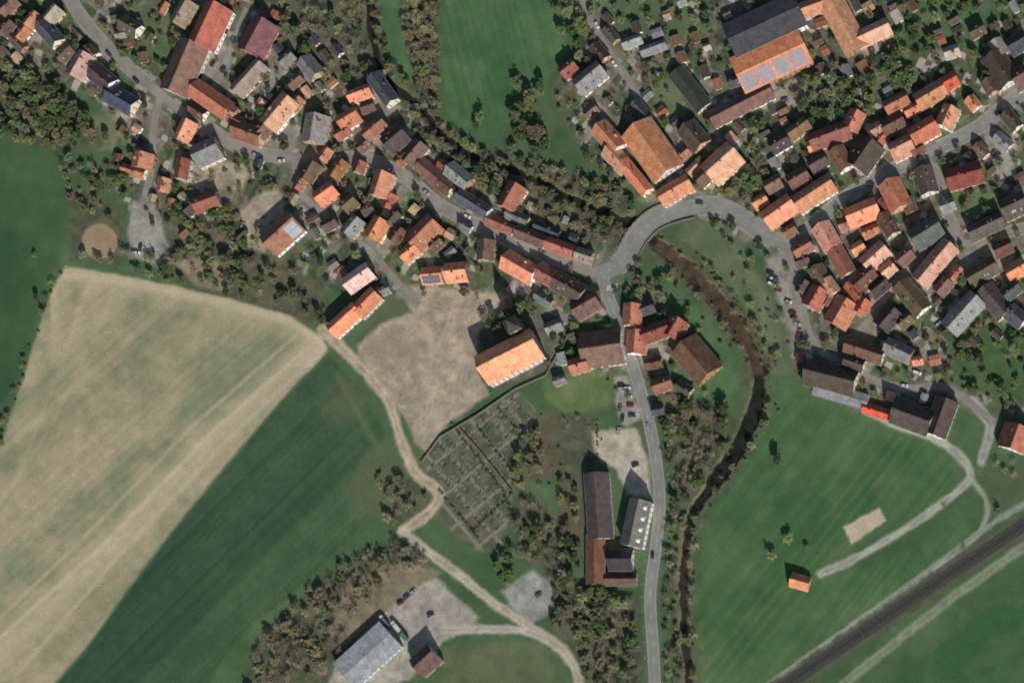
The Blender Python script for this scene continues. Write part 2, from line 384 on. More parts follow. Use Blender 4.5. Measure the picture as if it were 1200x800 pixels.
blend(mk(DS-10+warp*2,10)*.75,mixc((60,70,46),(88,82,62),t01(n3,.3,.7)))
up=((PX>765)&(PY<470)&(PX<905))
blend(mk(DS-3+warp*.6,4)*.75*up,(98,82,66))
low=(PY>560)&(PX>770)&(PX<850)
blend(mk(DS-5+warp*1.2,5)*.5*low,(108,96,76))
Z=-2.2*mk(DS-.8,5)+ .12*(fbm(X,Y,14,50)-.5)
RD=np.full(X.shape,999.)
for r in roads: RD=np.minimum(RD,dl([tuple(p) for p in cr(r[1],5)])-r[2])
flat=np.clip(RD/4,0,1); Z=np.where(DS>5,Z*flat-.0,Z)
Z=np.where((RD<0)&(DS>5),-.06,Z)
R=np.hypot(X,Y); Z=Z+np.clip((R-700)/2500,0,1)**1.5*140*fbm(X,Y,1400,55)
lum=(C*np.array([.3,.59,.11])).sum(-1,keepdims=True); C[:]=lum+(C-lum)*.84+4  # tones down the greens and lifts the darks: slight haze put into the colour
Cl=np.clip(C,0,255)/255; Cl=np.where(Cl<=.04045,Cl/12.92,((Cl+.055)/1.055)**2.4)/K
Cl=np.concatenate([Cl,np.ones(X.shape+(1,))],-1)
vid=np.arange(nx*ny).reshape(ny,nx)
quads=np.stack([vid[:-1,:-1],vid[:-1,1:],vid[1:,1:],vid[1:,:-1]],-1).reshape(-1,4)
flab=label[:-1,:-1].reshape(-1)
co=np.stack([X,Y,Z],-1).reshape(-1,3); cl=Cl.reshape(-1,4)
def npmesh(name,co,quads,cl,mat):
    used,inv=np.unique(quads,return_inverse=True); inv=inv.reshape(-1,4)
    me=bpy.data.meshes.new(name); me.vertices.add(len(used)); me.vertices.foreach_set('co',co[used].astype(np.float32).ravel())
    n=len(inv); me.loops.add(n*4); me.loops.foreach_set('vertex_index',inv.astype(np.int32).ravel())
    me.polygons.add(n); me.polygons.foreach_set('loop_start',np.arange(0,n*4,4,dtype=np.int32))
    me.polygons.foreach_set('use_smooth',np.ones(n,bool))
    me.update(calc_edges=True)
    a=me.color_attributes.new('Col','FLOAT_COLOR','POINT'); a.data.foreach_set('color',cl[used].astype(np.float32).ravel())
    me.materials.append(mat); return addobj(name,me)
for li,nm in enumerate(lab_names):
    q=quads[flab==li]
    if len(q): npmesh(nm,co,q,cl,M['ground'])
# ---------------------------------------------------------------- water
def offs(pts,d):
    out=[];n=len(pts)
    for i in range(n):
        a=pts[max(i-1,0)];b=pts[min(i+1,n-1)]
        t=np.array(b)-np.array(a); t=t/(np.linalg.norm(t)+1e-9); dd=d[i] if isinstance(d,list) else d
        out.append((pts[i][0]-t[1]*dd,pts[i][1]+t[0]*dd))
    return out
ws=[P(*p) for p in stream_s]; hwl=[_hy(*p)*S+1.6 for p in stream_s]
wl=offs(ws,hwl); wr=offs(ws,[-h for h in hwl])
v=[];f=[];wc=[]
for i,(a,b) in enumerate(zip(wl,wr)):
    v+=[(a[0],a[1],-1.3),(b[0],b[1],-1.3)]; px,py=stream_s[i]
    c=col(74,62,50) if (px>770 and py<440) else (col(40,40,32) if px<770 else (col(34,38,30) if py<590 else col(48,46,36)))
    wc+=[c,c]
    if i: f.append((2*i-2,2*i-1,2*i+1,2*i))
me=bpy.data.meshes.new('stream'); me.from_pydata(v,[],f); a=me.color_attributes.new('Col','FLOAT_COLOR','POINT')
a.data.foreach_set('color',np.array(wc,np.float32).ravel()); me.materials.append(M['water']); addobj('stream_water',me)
# ---------------------------------------------------------------- roads
rs=[[P(*p) for p in cr(r[1],8)] for r in roads]
def pdist(x,y,line):
    a=np.array(line[:-1]);b=np.array(line[1:]);d=b-a;l=(d**2).sum(1)+1e-9
    t=np.clip(((x-a[:,0])*d[:,0]+(y-a[:,1])*d[:,1])/l,0,1)
    return np.hypot(x-a[:,0]-t*d[:,0],y-a[:,1]-t*d[:,1]).min()
def strip(mb,line,d0,d1,z,thick=0,skip=None,mi=0):
    A=offs(line,d0);B=offs(line,d1)
    for i in range(1,len(line)):
        if skip and (skip(i) or skip(i-1)): continue
        if thick: mb.hexa([(A[i-1][0],A[i-1][1],z-thick),(A[i][0],A[i][1],z-thick),(B[i][0],B[i][1],z-thick),(B[i-1][0],B[i-1][1],z-thick),
             (A[i-1][0],A[i-1][1],z),(A[i][0],A[i][1],z),(B[i][0],B[i][1],z),(B[i-1][0],B[i-1][1],z)],mi)
        else: mb.face([(A[i-1][0],A[i-1][1],z),(A[i][0],A[i][1],z),(B[i][0],B[i][1],z),(B[i-1][0],B[i-1][1],z)][::-1],mi)
for k,r in enumerate(roads):
    z=.12-.008*k; w=r[2]; mb=MB(); strip(mb,rs[k],w/2,-w/2,z); 
    addobj(r[0],mb.mesh(r[0],[M[r[3]]]))
    if r[4]:
        def skip(i,k=k,sg=1):
            x,y=rs[k][i]
            return any(j!=k and pdist(x,y,rs[j])<roads[j][2]/2+roads[k][2]/2+1.5 for j in range(len(roads)))
        mb=MB(); strip(mb,rs[k],w/2+1.5,w/2,z+.12,.3,skip); strip(mb,rs[k],-w/2,-w/2-1.5,z+.12,.3,skip)
        if mb.v: addobj('pavement',mb.mesh('pavement',[M['pave']]))
mb=MB()
def densify(line,step):
    out=[]
    for a,b in zip(line[:-1],line[1:]):
        a=np.array(a);b=np.array(b);L=np.linalg.norm(b-a);n=max(1,int(round(L/step)))
        for i in range(n): out.append(tuple(a+(b-a)*i/n))
    out.append(tuple(line[-1]));return out
for k in (0,1,3):
    L=densify(rs[k],3.0); w=roads[k][2]; z=.145
    strip(mb,L,.07,-.07,z,skip=lambda i:i%3==0)
    if k==0:
        strip(mb,L,w/2-.2,w/2-.32,z); strip(mb,L,-w/2+.32,-w/2+.2,z)
for i in range(6):
    x,y=P(712+i*2.2,338-i*.6); mb.face([(x-.25,y-1.5,.15),(x+.25,y-1.5,.15),(x+.25,y+1.5,.15),(x-.25,y+1.5,.15)])
addobj('road_markings',mb.mesh('road_markings',[M['paint']]))
bi=[i for i,p in enumerate(cr(roads[1][1],8)) if 735<p[0]<815]
bl=[rs[1][i] for i in bi]
mb=MB(); strip(mb,bl,6.65,6.25,1.1,3.2); strip(mb,bl,-6.25,-6.65,1.1,3.2); strip(mb,bl,6.2,-6.2,.02,.5)
addobj('stone_bridge',mb.mesh('stone_bridge',[M['stone']]))
rl=densify([P(*p) for p in RL],.65*4)
mb=MB(); strip(mb,rl,3.6,-3.6,.12,.3,mi=0)
rl2=densify([P(*p) for p in RL],.7)
for i in range(1,len(rl2)):
    a=Vector(rl2[i-1]);b=Vector(rl2[i]);t=(b-a).normalized();n=Vector((-t.y,t.x))
    q=[a+n*1.3,a-n*1.3,a-n*1.3+t*.26,a+n*1.3+t*.26]
    mb.hexa([(p.x,p.y,.1) for p in q]+[(p.x,p.y,.26) for p in q],1)
for s in (.72,-.72): strip(mb,rl,s+.05,s-.05,.42,.16,mi=2)
addobj('railway_track',mb.mesh('railway_track',[M['ballast'],M['wood'],M['steel']]))
# ---------------------------------------------------------------- buildings
PAL={'O':(188,122,88),'T':(180,134,106),'R':(148,90,70),'B':(106,80,66),'D':(78,68,60),'G':(116,117,114),'S':(70,74,80),'W':(190,190,186),'X':(206,92,60),'K':(150,138,118),'P':(182,152,138),'M':(122,68,60)}
WALLS=[(214,208,194),(204,192,166),(190,186,176),(176,150,120),(222,220,214),(168,140,110),(150,120,98)]
rects=[]
def jit(c,a): 
    k=1+random.uniform(-a,a); return tuple(max(0,min(255,x*k+random.uniform(-6,6))) for x in c)
def desat(c,s):
    l=.3*c[0]+.59*c[1]+.11*c[2]; return tuple(l+(x-l)*s for x in c)
def building(cx,cy,L,W,ang,c,eave=None,pitch=None,name='village_house',solar=0,chim=None,wall=None,world=False):
    if name=='village_house': L*=.96; W*=.93
    L*=S;W*=S
    if pitch is None: pitch=random.uniform(40,49) if W<20 else 34
    if eave is None: eave=random.uniform(4.2,5.8) if min(L,W)>8 else random.uniform(2.8,4.2)
    tp=math.tan(math.radians(pitch)); rise=W/2*tp
    if world: x,y=cx,cy
    else: x,y=corr(cx,cy,eave+rise*.45)
    a=math.radians(ang)
    e=bpy.data.objects.new(name,None); e.empty_display_size=2; root.objects.link(e); e.location=(x,y,0); e.rotation_euler[2]=a
    rects.append((x,y,L/2,W/2,a))
    wc=col(*jit(wall or random.choice(WALLS),.06)); rc=col(*desat(jit(PAL[c] if isinstance(c,str) else c,.12),random.uniform(.76,1.0)))
    L=L-1.0; W=W-1.0
    hl,hw=L/2,W/2; zr=eave+hw*tp
    mb=MB()
    mb.extr([(-hw,-.5),(hw,-.5),(hw,eave-.03),(0,zr-.03),(-hw,eave-.03)],-hl,hl)
    addobj('walls',mb.mesh('walls',[M['wall']]),e,color=wc)
    o=.5; ze=eave-o*tp; aw=hw+o; al=hl+.4; t=.22
    mb=MB()
    mb.extr([(aw,ze),(aw,ze+t),(0,zr+t),(-aw,ze+t),(-aw,ze),(0,zr)][::-1],-al,al)
    mb.box(-al-.02,al+.02,-.18,.18,zr+t-.1,zr+t+.06)
    mb.cyl((-al,-aw-.08,ze+.05),.09,.09,2*al,6,'x',1); mb.cyl((-al,aw+.08,ze+.05),.09,.09,2*al,6,'x',1)
    addobj('roof',mb.mesh('roof',[M['roof'],M['metal']]),e,color=rc)
    mb=MB(); ns=max(1,int((eave-.4)//2.5))
    for s in range(ns):
        z0=1.0+s*2.7
        if z0+1.2>eave-.1: continue
        n=max(1,int(L//3.2))
        for i in range(n):
            xx=-hl+(i+.5)*L/n
            for sg in(-1,1):
                if s==0 and sg==-1 and i==n//2: continue
                y0=sg*hw; mb.box(xx-.55,xx+.55,min(y0,y0+sg*.05),max(y0,y0+sg*.05),z0,z0+1.25)
    n=max(1,int(W//3.2))
    for s in range(ns+1):
        z0=1.0+s*2.7
        for i in range(n):
            yy=-hw+(i+.5)*W/n
            if z0+1.5>eave+(hw-abs(yy))*tp: continue
            for sg in(-1,1):
                x0=sg*hl; mb.box(min(x0,x0+sg*.05),max(x0,x0+sg*.05),yy-.5,yy+.5,z0,z0+1.25)
    if mb.v: addobj('windows',mb.mesh('windows',[M['glass']]),e)
    mb=MB(); n=max(1,int(L//3.2)); xx=-hl+(n//2+.5)*L/n
    if 'barn' in name or 'hall' in name: mb.box(xx-1.6,xx+1.6,-hw-.08,-hw,0,min(3.2,eave-.3))
    else: mb.box(xx-.55,xx+.55,-hw-.08,-hw,0,2.1)
    addobj('door',mb.mesh('door',[M['door']]),e)
    if chim is None: chim=(name=='village_house')*random.choice([1,1,2])
    if chim:
        mb=MB()
        for _ in range(chim):
            xx=random.uniform(-hl*.6,hl*.6); yy=random.choice([-1,1])*random.uniform(.4,max(hw*.35,.41)); zt=zr+.8
            mb.box(xx-.4,xx+.4,yy-.35,yy+.35,eave,zt); mb.box(xx-.5,xx+.5,yy-.45,yy+.45,zt,zt+.12)
        addobj('chimney',mb.mesh('chimney',[M['brick']]),e)
    def slab(mb,x0,x1,f0,f1,sg,h,mi=0):
        y0=sg*aw*(1-f0);y1=sg*aw*(1-f1);z0=ze+t+(zr-ze)*f0;z1=ze+t+(zr-ze)*f1
        q=[(x0,y0,z0),(x1,y0,z0),(x1,y1,z1),(x0,y1,z1)]
        mb.hexa([(p[0],p[1],p[2]+.0) for p in q]+[(p[0],p[1],p[2]+h) for p in q],mi)
    south=-1 if math.cos(a)>0 else 1
    if abs(math.cos(a))<.2: south=-1 if math.sin(a)<0 else 1
    if solar:
        mb=MB(); nb={1:1,2:4,3:1}[solar]
        for i in range(nb):
            x0=-hl+.5+i*(L-1)/nb; x1=-hl+.5+(i+1)*(L-1)/nb-(1.3 if solar==2 else .15)
            if solar==3: x0=hl*.25; x1=hl-.6
            rows=4 if solar==2 else 2
            for r_ in range(rows):
                f0=.1+.8*r_/rows; f1=.1+.8*(r_+1)/rows-.03
                nn=max(1,int((x1-x0)/1.7))
                for q_ in range(nn):
                    slab(mb,x0+(x1-x0)*q_/nn,x0+(x1-x0)*(q_+1)/nn-.1,f0,f1,south,.1)
        addobj('solar_panels',mb.mesh('solar_panels',[M['solard'] if solar==1 else M['solar']]),e)
    elif name=='village_house' and random.random()<.7:
        mb=MB()
        for _ in range(random.randint(1,4)):
            xx=random.uniform(-hl*.75,hl*.75); f0=random.uniform(.25,.55); slab(mb,xx-.4,xx+.4,f0,f0+.16,random.choice([-1,1]),.08)
        addobj('roof_windows',mb.mesh('roof_windows',[M['glass'] if random.random()<.6 else M['metal']]),e)
    dl_=[]
    if name=='village_house' and not solar and W>8 and random.random()<.3: dl_=[(random.choice([-1,1]),random.uniform(-hl*.3,hl*.3))]
    if name=='farmhouse' and eave>7: dl_=[(-1,q*hl) for q in(-.72,-.24,.24,.72)]
    for sg,xx in dl_:
        mb=MB(); ww=1.3; yf=sg*hw*.8; zf=eave+hw*.2*tp
        prof=[(xx-ww,zf-.1),(xx+ww,zf-.1),(xx+ww,zf+1.3),(xx,zf+2.0),(xx-ww,zf+1.3)]
        yb=sg*hw*.12
        i=len(mb.v); mb.v+=[(p[0],yf,p[1]) for p in prof]+[(p[0],yb,p[1]) for p in prof]
        for k in range(5): mb.f.append((i+k,i+(k+1)%5,i+5+(k+1)%5,i+5+k)); mb.m.append(0)
        mb.f.append(tuple(range(i,i+5)));mb.m.append(1)
        addobj('dormer',mb.mesh('dormer',[M['roof'],M['glass'] if name!='farmhouse' else M['wall']]),e,color=rc if name!='farmhouse' else wc)
    return e
Hs="""
8 6 26 18 45 B;36 22 22 18 50 O;6 32 22 16 50 B;56 38 34 22 -50 S;20 50 22 14 -45 D;75 62 22 18 45 B;
150 30 26 20 -30 D;92 75 34 26 60 P;118 90 32 24 -40 D;213 14 34 24 60 K;140 40 14 10 10 G;
215 152 28 22 65 O;165 187 20 26 80 O;155 200 30 14 -15 R;190 216 18 16 80 O;212 197 26 18 80 R;240 177 34 30 25 G;
325 130 46 28 50 T;308 150 22 20 50 B;288 155 38 24 -20 R;265 128 24 18 -30 T;368 150 36 32 80 G;362 78 28 22 -50 G;335 68 20 16 40 G;345 95 20 14 40 B;
395 197 26 18 55 R;362 200 26 20 60 B;380 226 28 22 35 O;408 238 20 20 40 B;445 215 32 26 72 O;420 195 16 16 70 R;
420 109 30 18 20 O;407 138 28 22 30 O;447 103 42 20 -55 S;437 150 32 18 40 R;462 162 30 28 40 D;484 178 32 22 50 B;
508 206 50 20 -40 B;536 205 34 22 -40 G;598 229 34 26 60 R;440 267 28 24 60 O;412 264 26 20 50 G;495 272 42 30 45 R;478 295 24 20 40 O;
465 275 22 20 50 B;430 245 16 14 20 D;385 262 20 16 30 D;
553 238 46 18 -32 S;520 218 20 18 -35 B;585 262 36 17 -22 R;620 276 40 18 -22 B;655 289 36 18 -20 R;683 299 22 18 -18 K;
605 254 30 14 -22 G;640 269 34 14 -22 S;568 292 26 22 85 B;533 318 28 26 5 O;607 312 44 28 -30 O;
640 322 30 24 -30 R;665 336 40 26 -30 D;685 357 34 26 30 B;636 350 24 14 -30 G;648 382 22 16 20 G;
677 427 24 20 15 R;740 368 28 24 85 O;745 400 30 26 85 O;758 360 18 16 20 S;767 388 36 22 20 M;790 383 26 26 60 R;
775 450 26 18 20 R;800 455 22 16 -30 D;765 425 22 14 10 B;
418 325 38 24 35 P;428 354 36 22 45 O;402 374 44 22 42 O;448 340 18 12 20 G;
240 236 32 22 20 M;222 243 18 16 40 D;
690 90 40 26 40 G;665 80 22 18 40 R;702 60 24 16 -50 D;715 40 22 14 -50 D;740 48 26 14 20 G;765 56 34 14 20 G;
712 160 40 26 -48 O;722 185 36 24 -48 T;743 206 50 18 -50 O;790 222 44 24 30 O;692 130 18 14 40 B;750 128 26 16 -50 S;
845 190 46 36 42 T;812 158 34 28 -50 D;825 205 26 20 45 B;800 180 18 14 40 R;
1090 110 40 24 30 O;1110 136 28 24 65 T;1050 120 32 20 28 R;1046 145 30 22 28 B;1082 152 36 26 30 R;1056 172 30 26 25 T;
1000 140 26 22 65 O;972 158 52 24 20 R;935 150 30 18 35 B;913 167 26 20 30 D;958 190 24 18 30 D;985 185 30 22 -60 B;1012 180 40 36 55 D;
953 226 54 26 33 O;912 247 42 28 35 O;935 208 28 22 30 B;905 215 22 18 30 B;1010 248 42 28 22 O;1048 227 38 30 -65 O;1040 262 30 20 -60 B;
968 276 34 26 -60 T;940 290 26 18 30 R;1085 210 34 24 -75 D;1130 205 46 28 15 M;1172 80 44 32 -60 D;1192 50 26 24 30 S;1170 55 22 18 -60 K;1195 90 20 30 30 B;
1085 272 40 30 32 S;1155 265 46 22 25 D;1188 240 34 28 25 D;1110 240 20 16 20 G;1095 307 62 26 50 T;
1025 300 36 26 42 T;1012 326 32 28 42 B;985 305 38 22 -60 R;960 322 26 20 -60 B;955 348 28 26 60 R;985 365 36 32 60 O;1000 340 24 20 -50 R;1030 335 24 20 40 D;
1068 347 46 26 -50 B;1040 372 30 26 50 D;1005 290 18 16 30 O;940 305 18 16 20 D;972 335 22 18 -55 T;1060 300 22 18 40 B;
1128 366 54 28 48 G;1165 352 44 26 -50 D;1185 340 24 18 40 S;1150 318 40 24 30 D;1190 316 26 22 30 O;1105 335 22 18 50 B;1190 370 26 22 -40 S;
1012 410 50 24 -18 B;1052 410 36 22 -25 G;1075 422 14 12 10 O;1000 425 26 18 -18 D;
1028 482 38 14 -18 X;1190 512 32 40 70 R;1175 165 24 16 -40 G;1150 175 20 14 -50 B;1185 140 26 18 -50 D;
770 480 16 12 10 S;655 445 16 12 20 G;1115 60 20 16 20 K;860 95 16 14 20 S;1145 35 20 16 30 B;
1068 128 20 16 28 O;1025 152 20 18 30 T;955 170 20 16 20 O;1030 165 20 16 50 R;1075 175 18 16 30 B;990 262 18 16 20 R;1020 270 22 16 22 O;
975 292 20 16 -60 D;1035 240 16 16 -60 R;1065 240 20 16 -65 B;1040 315 20 18 40 T;1010 358 20 18 60 R;970 350 18 16 60 B;940 335 18 14 60 D;
1175 290 24 20 25 B;1120 320 20 16 50 R;1060 375 20 16 40 B;925 270 18 16 30 B;890 235 20 16 30 O;1160 100 20 18 -60 B;1140 120 18 16 -50 O;
275 140 20 16 -30 B;230 130 22 16 -30 B;345 120 20 16 50 R;380 180 18 14 55 O;350 215 16 14 60 R;425 170 18 16 40 B;400 155 20 14 30 R;455 235 20 16 70 R;
460 255 20 14 50 D;510 285 18 16 40 B;470 185 18 16 45 R;520 195 18 14 -40 R;430 125 18 14 20 B;545 265 16 12 -30 G;105 60 18 14 -40 B;60 15 22 18 50 K;25 38 18 16 50 R
"""
for r in Hs.replace('\n','').split(';'):
    r=r.split()
    if len(r)<6: continue
    building(*[float(q) for q in r[:5]],r[5])
building(243,28,54,34,65,'R',eave=5.5,name='barn'); building(213,78,64,36,67,'B',eave=5.5,name='barn')
building(300,42,44,34,62,(118,86,78),name='barn'); building(290,90,48,20,48,'K',eave=4,name='barn')
building(245,115,52,24,-35,'R',name='barn'); building(140,116,38,26,-30,(66,76,88))
building(328,272,48,34,42,'R',solar=3,eave=5,wall=(232,230,226)); building(505,322,26,22,5,'O',solar=1,eave=4)
building(704,407,50,42,8,(110,88,76),name='barn',eave=5); building(815,420,50,38,-50,'B',name='barn',eave=5)
building(763,174,68,42,-55,(168,104,74),name='barn',eave=6,pitch=36)
building(903,70,88,46,25,'O',name='school_hall',solar=2,pitch=16,eave=7); building(895,28,92,42,25,(58,58,58),name='school_hall',pitch=22,eave=8,chim=0)
building(868,122,80,22,27,'B',name='school_hall',eave=4,chim=0); building(808,104,56,22,-52,(64,66,62),name='school_hall',eave=4,pitch=24,chim=0)
building(985,22,80,30,-62,'O',name='school_hall',eave=6); building(1022,38,44,22,25,'T',name='school_hall',eave=5); building(950,8,46,20,20,'O',name='school_hall',eave=5)
building(1112,95,22,20,30,'X',eave=5)
building(430,767,74,40,42,(150,156,160),name='warehouse',pitch=10,eave=5,chim=0,wall=(180,184,186)); building(497,773,30,28,42,(90,76,68),name='barn',eave=4)
building(700,592,78,30,-86,(84,78,72),name='barn',eave=5,pitch=38); building(744,612,56,26,78,(112,110,104),name='farmhouse',eave=9,pitch=42,wall=(236,234,228))
building(697,655,58,22,90,(122,82,68),name='barn',eave=4,pitch=34); building(727,678,38,16,0,(112,80,68),name='barn',eave=3.5,pitch=34); building(726,655,30,26,0,(72,62,56),name='barn',eave=4)
building(937,681,24,18,-15,'O',name='barn',eave=3)
building(972,441,62,32,-14,'D',name='barn',eave=5.5); building(985,462,66,18,-16,'G',name='barn',eave=4,pitch=20)
building(1068,487,48,32,-20,(74,64,58),name='farmhouse',eave=6); building(1102,488,46,28,70,'D',name='farmhouse',eave=6,wall=(232,230,226))
ch=building(594,416,74,38,27,(208,134,92),name='church',eave=9.5,pitch=48,chim=0,wall=(206,198,180))
tx,ty=corr(602,382,12)
a=ch.rotation_euler[2]; lx=(tx-ch.location.x)*math.cos(a)+(ty-ch.location.y)*math.sin(a); ly=-(tx-ch.location.x)*math.sin(a)+(ty-ch.location.y)*math.cos(a)
mb=MB(); mb.box(lx-3.9,lx+3.9,ly-3.9,ly+3.9,-.5,17); mb.box(lx-4.1,lx+4.1,ly-4.1,ly+4.1,16.6,17.05)
addobj('tower',mb.mesh('tower',[M['stone']]),ch)
mb=MB(); b=4.4
for i in range(4):
    c4=[(lx-b,ly-b),(lx+b,ly-b),(lx+b,ly+b),(lx-b,ly+b)]; p=c4[i];q=c4[(i+1)%4]
    k=.6; pm_=(lx+(p[0]-lx)*k,ly+(p[1]-ly)*k); qm=(lx+(q[0]-lx)*k,ly+(q[1]-ly)*k)
    mb.face([(p[0],p[1],17.06),(q[0],q[1],17.06),(qm[0],qm[1],20),(pm_[0],pm_[1],20)]); mb.face([(pm_[0],pm_[1],20),(qm[0],qm[1],20),(lx,ly,29)])
mb.tube((lx,ly,28.8),(lx,ly,31),.08,.05); addobj('spire',mb.mesh('spire',[M['roof']]),ch,color=col(58,56,54))
mb=MB()
for sg in(-1,1):
    mb.cyl((lx,ly+sg*3.95-.05,13.5),1.1,1.1,.1,16,'y',0)
    for dx in(-1,1): mb.box(lx+dx-.4,lx+dx+.4,min(ly+sg*3.9,ly+sg*3.98),max(ly+sg*3.9,ly+sg*3.98),9,11.4,1)
addobj('clock_faces',mb.mesh('clock_faces',[M['paint'],M['glass']]),ch)
rects.append((tx,ty,4,4,a))
def hit(x,y,m):
    for (cx,cy,hl,hw,a) in rects:
        dx,dy=x-cx,y-cy
        if dx*dx+dy*dy>(hl+hw+m)**2: continue
        u=abs(dx*math.cos(a)+dy*math.sin(a));v=abs(-dx*math.sin(a)+dy*math.cos(a))
        if u<hl+m and v<hw+m: return True
    return False
def onroad(x,y,m):
    for k,r in enumerate(roads):
        if pdist(x,y,rs[k])<r[2]/2+m: return True
    return False
tlines=[[P(*p) for p in t[0]] for t in tracks]; slw=[P(*p) for p in stream]
def ontrack(x,y,m):
    return any(pdist(x,y,tlines[i])<tracks[i][1]*S/2+m for i in range(len(tracks)))
def inpoly(px,py,poly):
    r=False;n=len(poly)
    for i in range(n):
        a=poly[i];b=poly[(i+1)%n]
        if (a[1]>py)!=(b[1]>py) and px<(b[0]-a[0])*(py-a[1])/(b[1]-a[1])+a[0]: r=not r
    return r
cnt=0
for _ in range(2500):
    if cnt>95: break
    px,py=random.uniform(0,1200),random.uniform(0,470)
    if not any(inpoly(px,py,V) for V in (V1,V2,V3)): continue
    if any(inpoly(px,py,l[1]) for l in lots): continue
    if inpoly(px,py,[(600,80),(745,230),(740,285),(500,180),(480,60)]): continue
    x,y=P(px,py)
    if hit(x,y,3.0) or not hit(x,y,9) or onroad(x,y,3.2) or pdist(x,y,slw)<8: continue
    near=min(rects,key=lambda r:(r[0]-x)**2+(r[1]-y)**2)
    building(x,y,random.uniform(9,16),random.uniform(8,12),math.degrees(near[4])+random.choice([0,90]),random.choice('BBRRDGGSTKDB'),eave=2.6,pitch=random.choice([12,25,38]),name='garden_shed',world=True); cnt+=1
# ---------------------------------------------------------------- trees
def leafy(seed,h,rad,nclump,nleaf,squash=.8,conifer=False,ls=.42):
    r=random.Random(seed); mb=MB(); cols=[]
    mb.tube((0,0,-.3),(0,0,h*.45),.28,.2,6,0); 
    mb.tube((0,0,h*.45),(0,0,h*.8),.2,.06,5,0)
    cl=[]
    for i in range(nclump):
        if conifer:
            z=h*(.12+.86*r.random()**1.3); rr=rad*(1-z/h)*1.05*math.sqrt(r.random()); t=r.uniform(0,6.28); cl.append((rr*math.cos(t),rr*math.sin(t),z,.7))
        else:
            t=r.uniform(0,6.28); ph=math.acos(r.uniform(-.5,1)); q=(.4+.6*r.random()**.7)*(.85+.3*math.sin(2.3*t+seed)*.6)
            cl.append((rad*q*math.sin(ph)*math.cos(t),rad*q*math.sin(ph)*math.sin(t),h*.62+rad*squash*q*math.cos(ph),r.uniform(.6,1.2)))
    for c in cl[:9]:
        if not conifer: mb.tube((0,0,h*r.uniform(.3,.55)),c[:3],.11,.03,3,0)
    nb=len(mb.v); cols=[(.6,.5,.4,1)]*nb
    for c in cl:
        br=r.uniform(.75,1.3)
        for _ in range(nleaf):
            d=Vector((r.gauss(0,1),r.gauss(0,1),r.gauss(0,.8))); d=d.normalized()*c[3]*r.random()**.4
            p=Vector(c[:3])+d; n=(d*.6+Vector((r.uniform(-.7,.7),r.uniform(-1,.4),r.uniform(.5,1.6)))).normalized()
            q=n.to_track_quat('Z','Y'); s=ls*r.uniform(.6,1.3); th=r.uniform(0,6.28)
            pts=[p+q@Vector((s*math.cos(th+k*math.pi/2)*(1 if k%2 else .65),s*math.sin(th+k*math.pi/2)*(1 if k%2 else .65),0)) for k in range(4)]
            mb.face(pts,1); b2=br*r.uniform(.85,1.18); cols+=[(b2,b2,b2*r.uniform(.8,1.0),1)]*4
    me=mb.mesh('tree',[M['bark'],M['leaf']]); at=me.color_attributes.new('Col','FLOAT_COLOR','POINT'); at.data.foreach_set('color',np.array(cols,np.float32).ravel()); return me
def bare(seed,h,rad):
    r=random.Random(seed); mb=MB()
    def br(p,d,l,ra,dep):
        e=p+d*l; mb.tube(p,e,ra,ra*.6,4 if dep<2 else 3,1)
        if dep>=4: return
        for _ in range((5 if dep==0 else 4) if dep<3 else 4):
            nd=(d+Vector((r.uniform(-1,1),r.uniform(-1,1),r.uniform(-.35,.5)))*1.0).normalized()
            st=p+d*l*r.uniform(.5,1)
            br(st,nd,l*r.uniform(.55,.8),max(ra*.5,.05),dep+1)
    br(Vector((0,0,-.3)),Vector((0,0,1)),h*.36,.25,0)
    me=mb.mesh('bare_tree',[M['bark'],M['leaf']]); n=len(mb.v)
    c=np.ones((n,4),np.float32); c[:,:3]=rng.uniform(.7,1.3,(n,1)); at=me.color_attributes.new('Col','FLOAT_COLOR','POINT'); at.data.foreach_set('color',c.ravel()); return me
LE=[leafy(i,9+i%2,3.4+.3*(i%3),40,28) for i in range(1,6)]
SP=[leafy(20+i,8,3.5,34,16,ls=.33) for i in range(3)]
CO=[leafy(30+i,12,2.6,60,20,conifer=True) for i in range(2)]
BA=[bare(40+i,9,3) for i in range(4)]
SH=[leafy(50+i,2.2,1.6,12,20,ls=.28) for i in range(3)]
def tree(x,y,kind,sc):
    if kind=='L': me=random.choice(LE); c=random.choice([(60,78,52),(70,86,58),(80,92,62),(68,78,56),(90,96,68)]); nm='broadleaf_tree'
    elif kind=='S': me=random.choice(SP); c=random.choice([(108,106,84),(100,96,78),(90,98,70),(112,112,86)]); nm='budding_tree'
    elif kind=='C': me=random.choice(CO); c=random.choice([(44,62,46),(50,66,48)]); nm='conifer_tree'
    elif kind=='B': me=random.choice(BA); c=random.choice([(134,126,108),(120,112,96),(144,134,116)]); nm='bare_tree'
    else: me=random.choice(SH); c=random.choice([(72,84,56),(84,92,64),(98,96,74),(62,76,52)]); nm='garden_shrub'
    c=jit(c,.12)
    addobj(nm,me,loc=(x,y,-.05),rot=random.uniform(-.5,.5) if kind in 'LSH' else random.uniform(0,6.28),color=col(*c,.57),scale=(sc*random.uniform(.85,1.15)*random.choice([-1,1]),sc*random.uniform(.85,1.15),sc*random.uniform(.8,1.0)))
NT=[0]
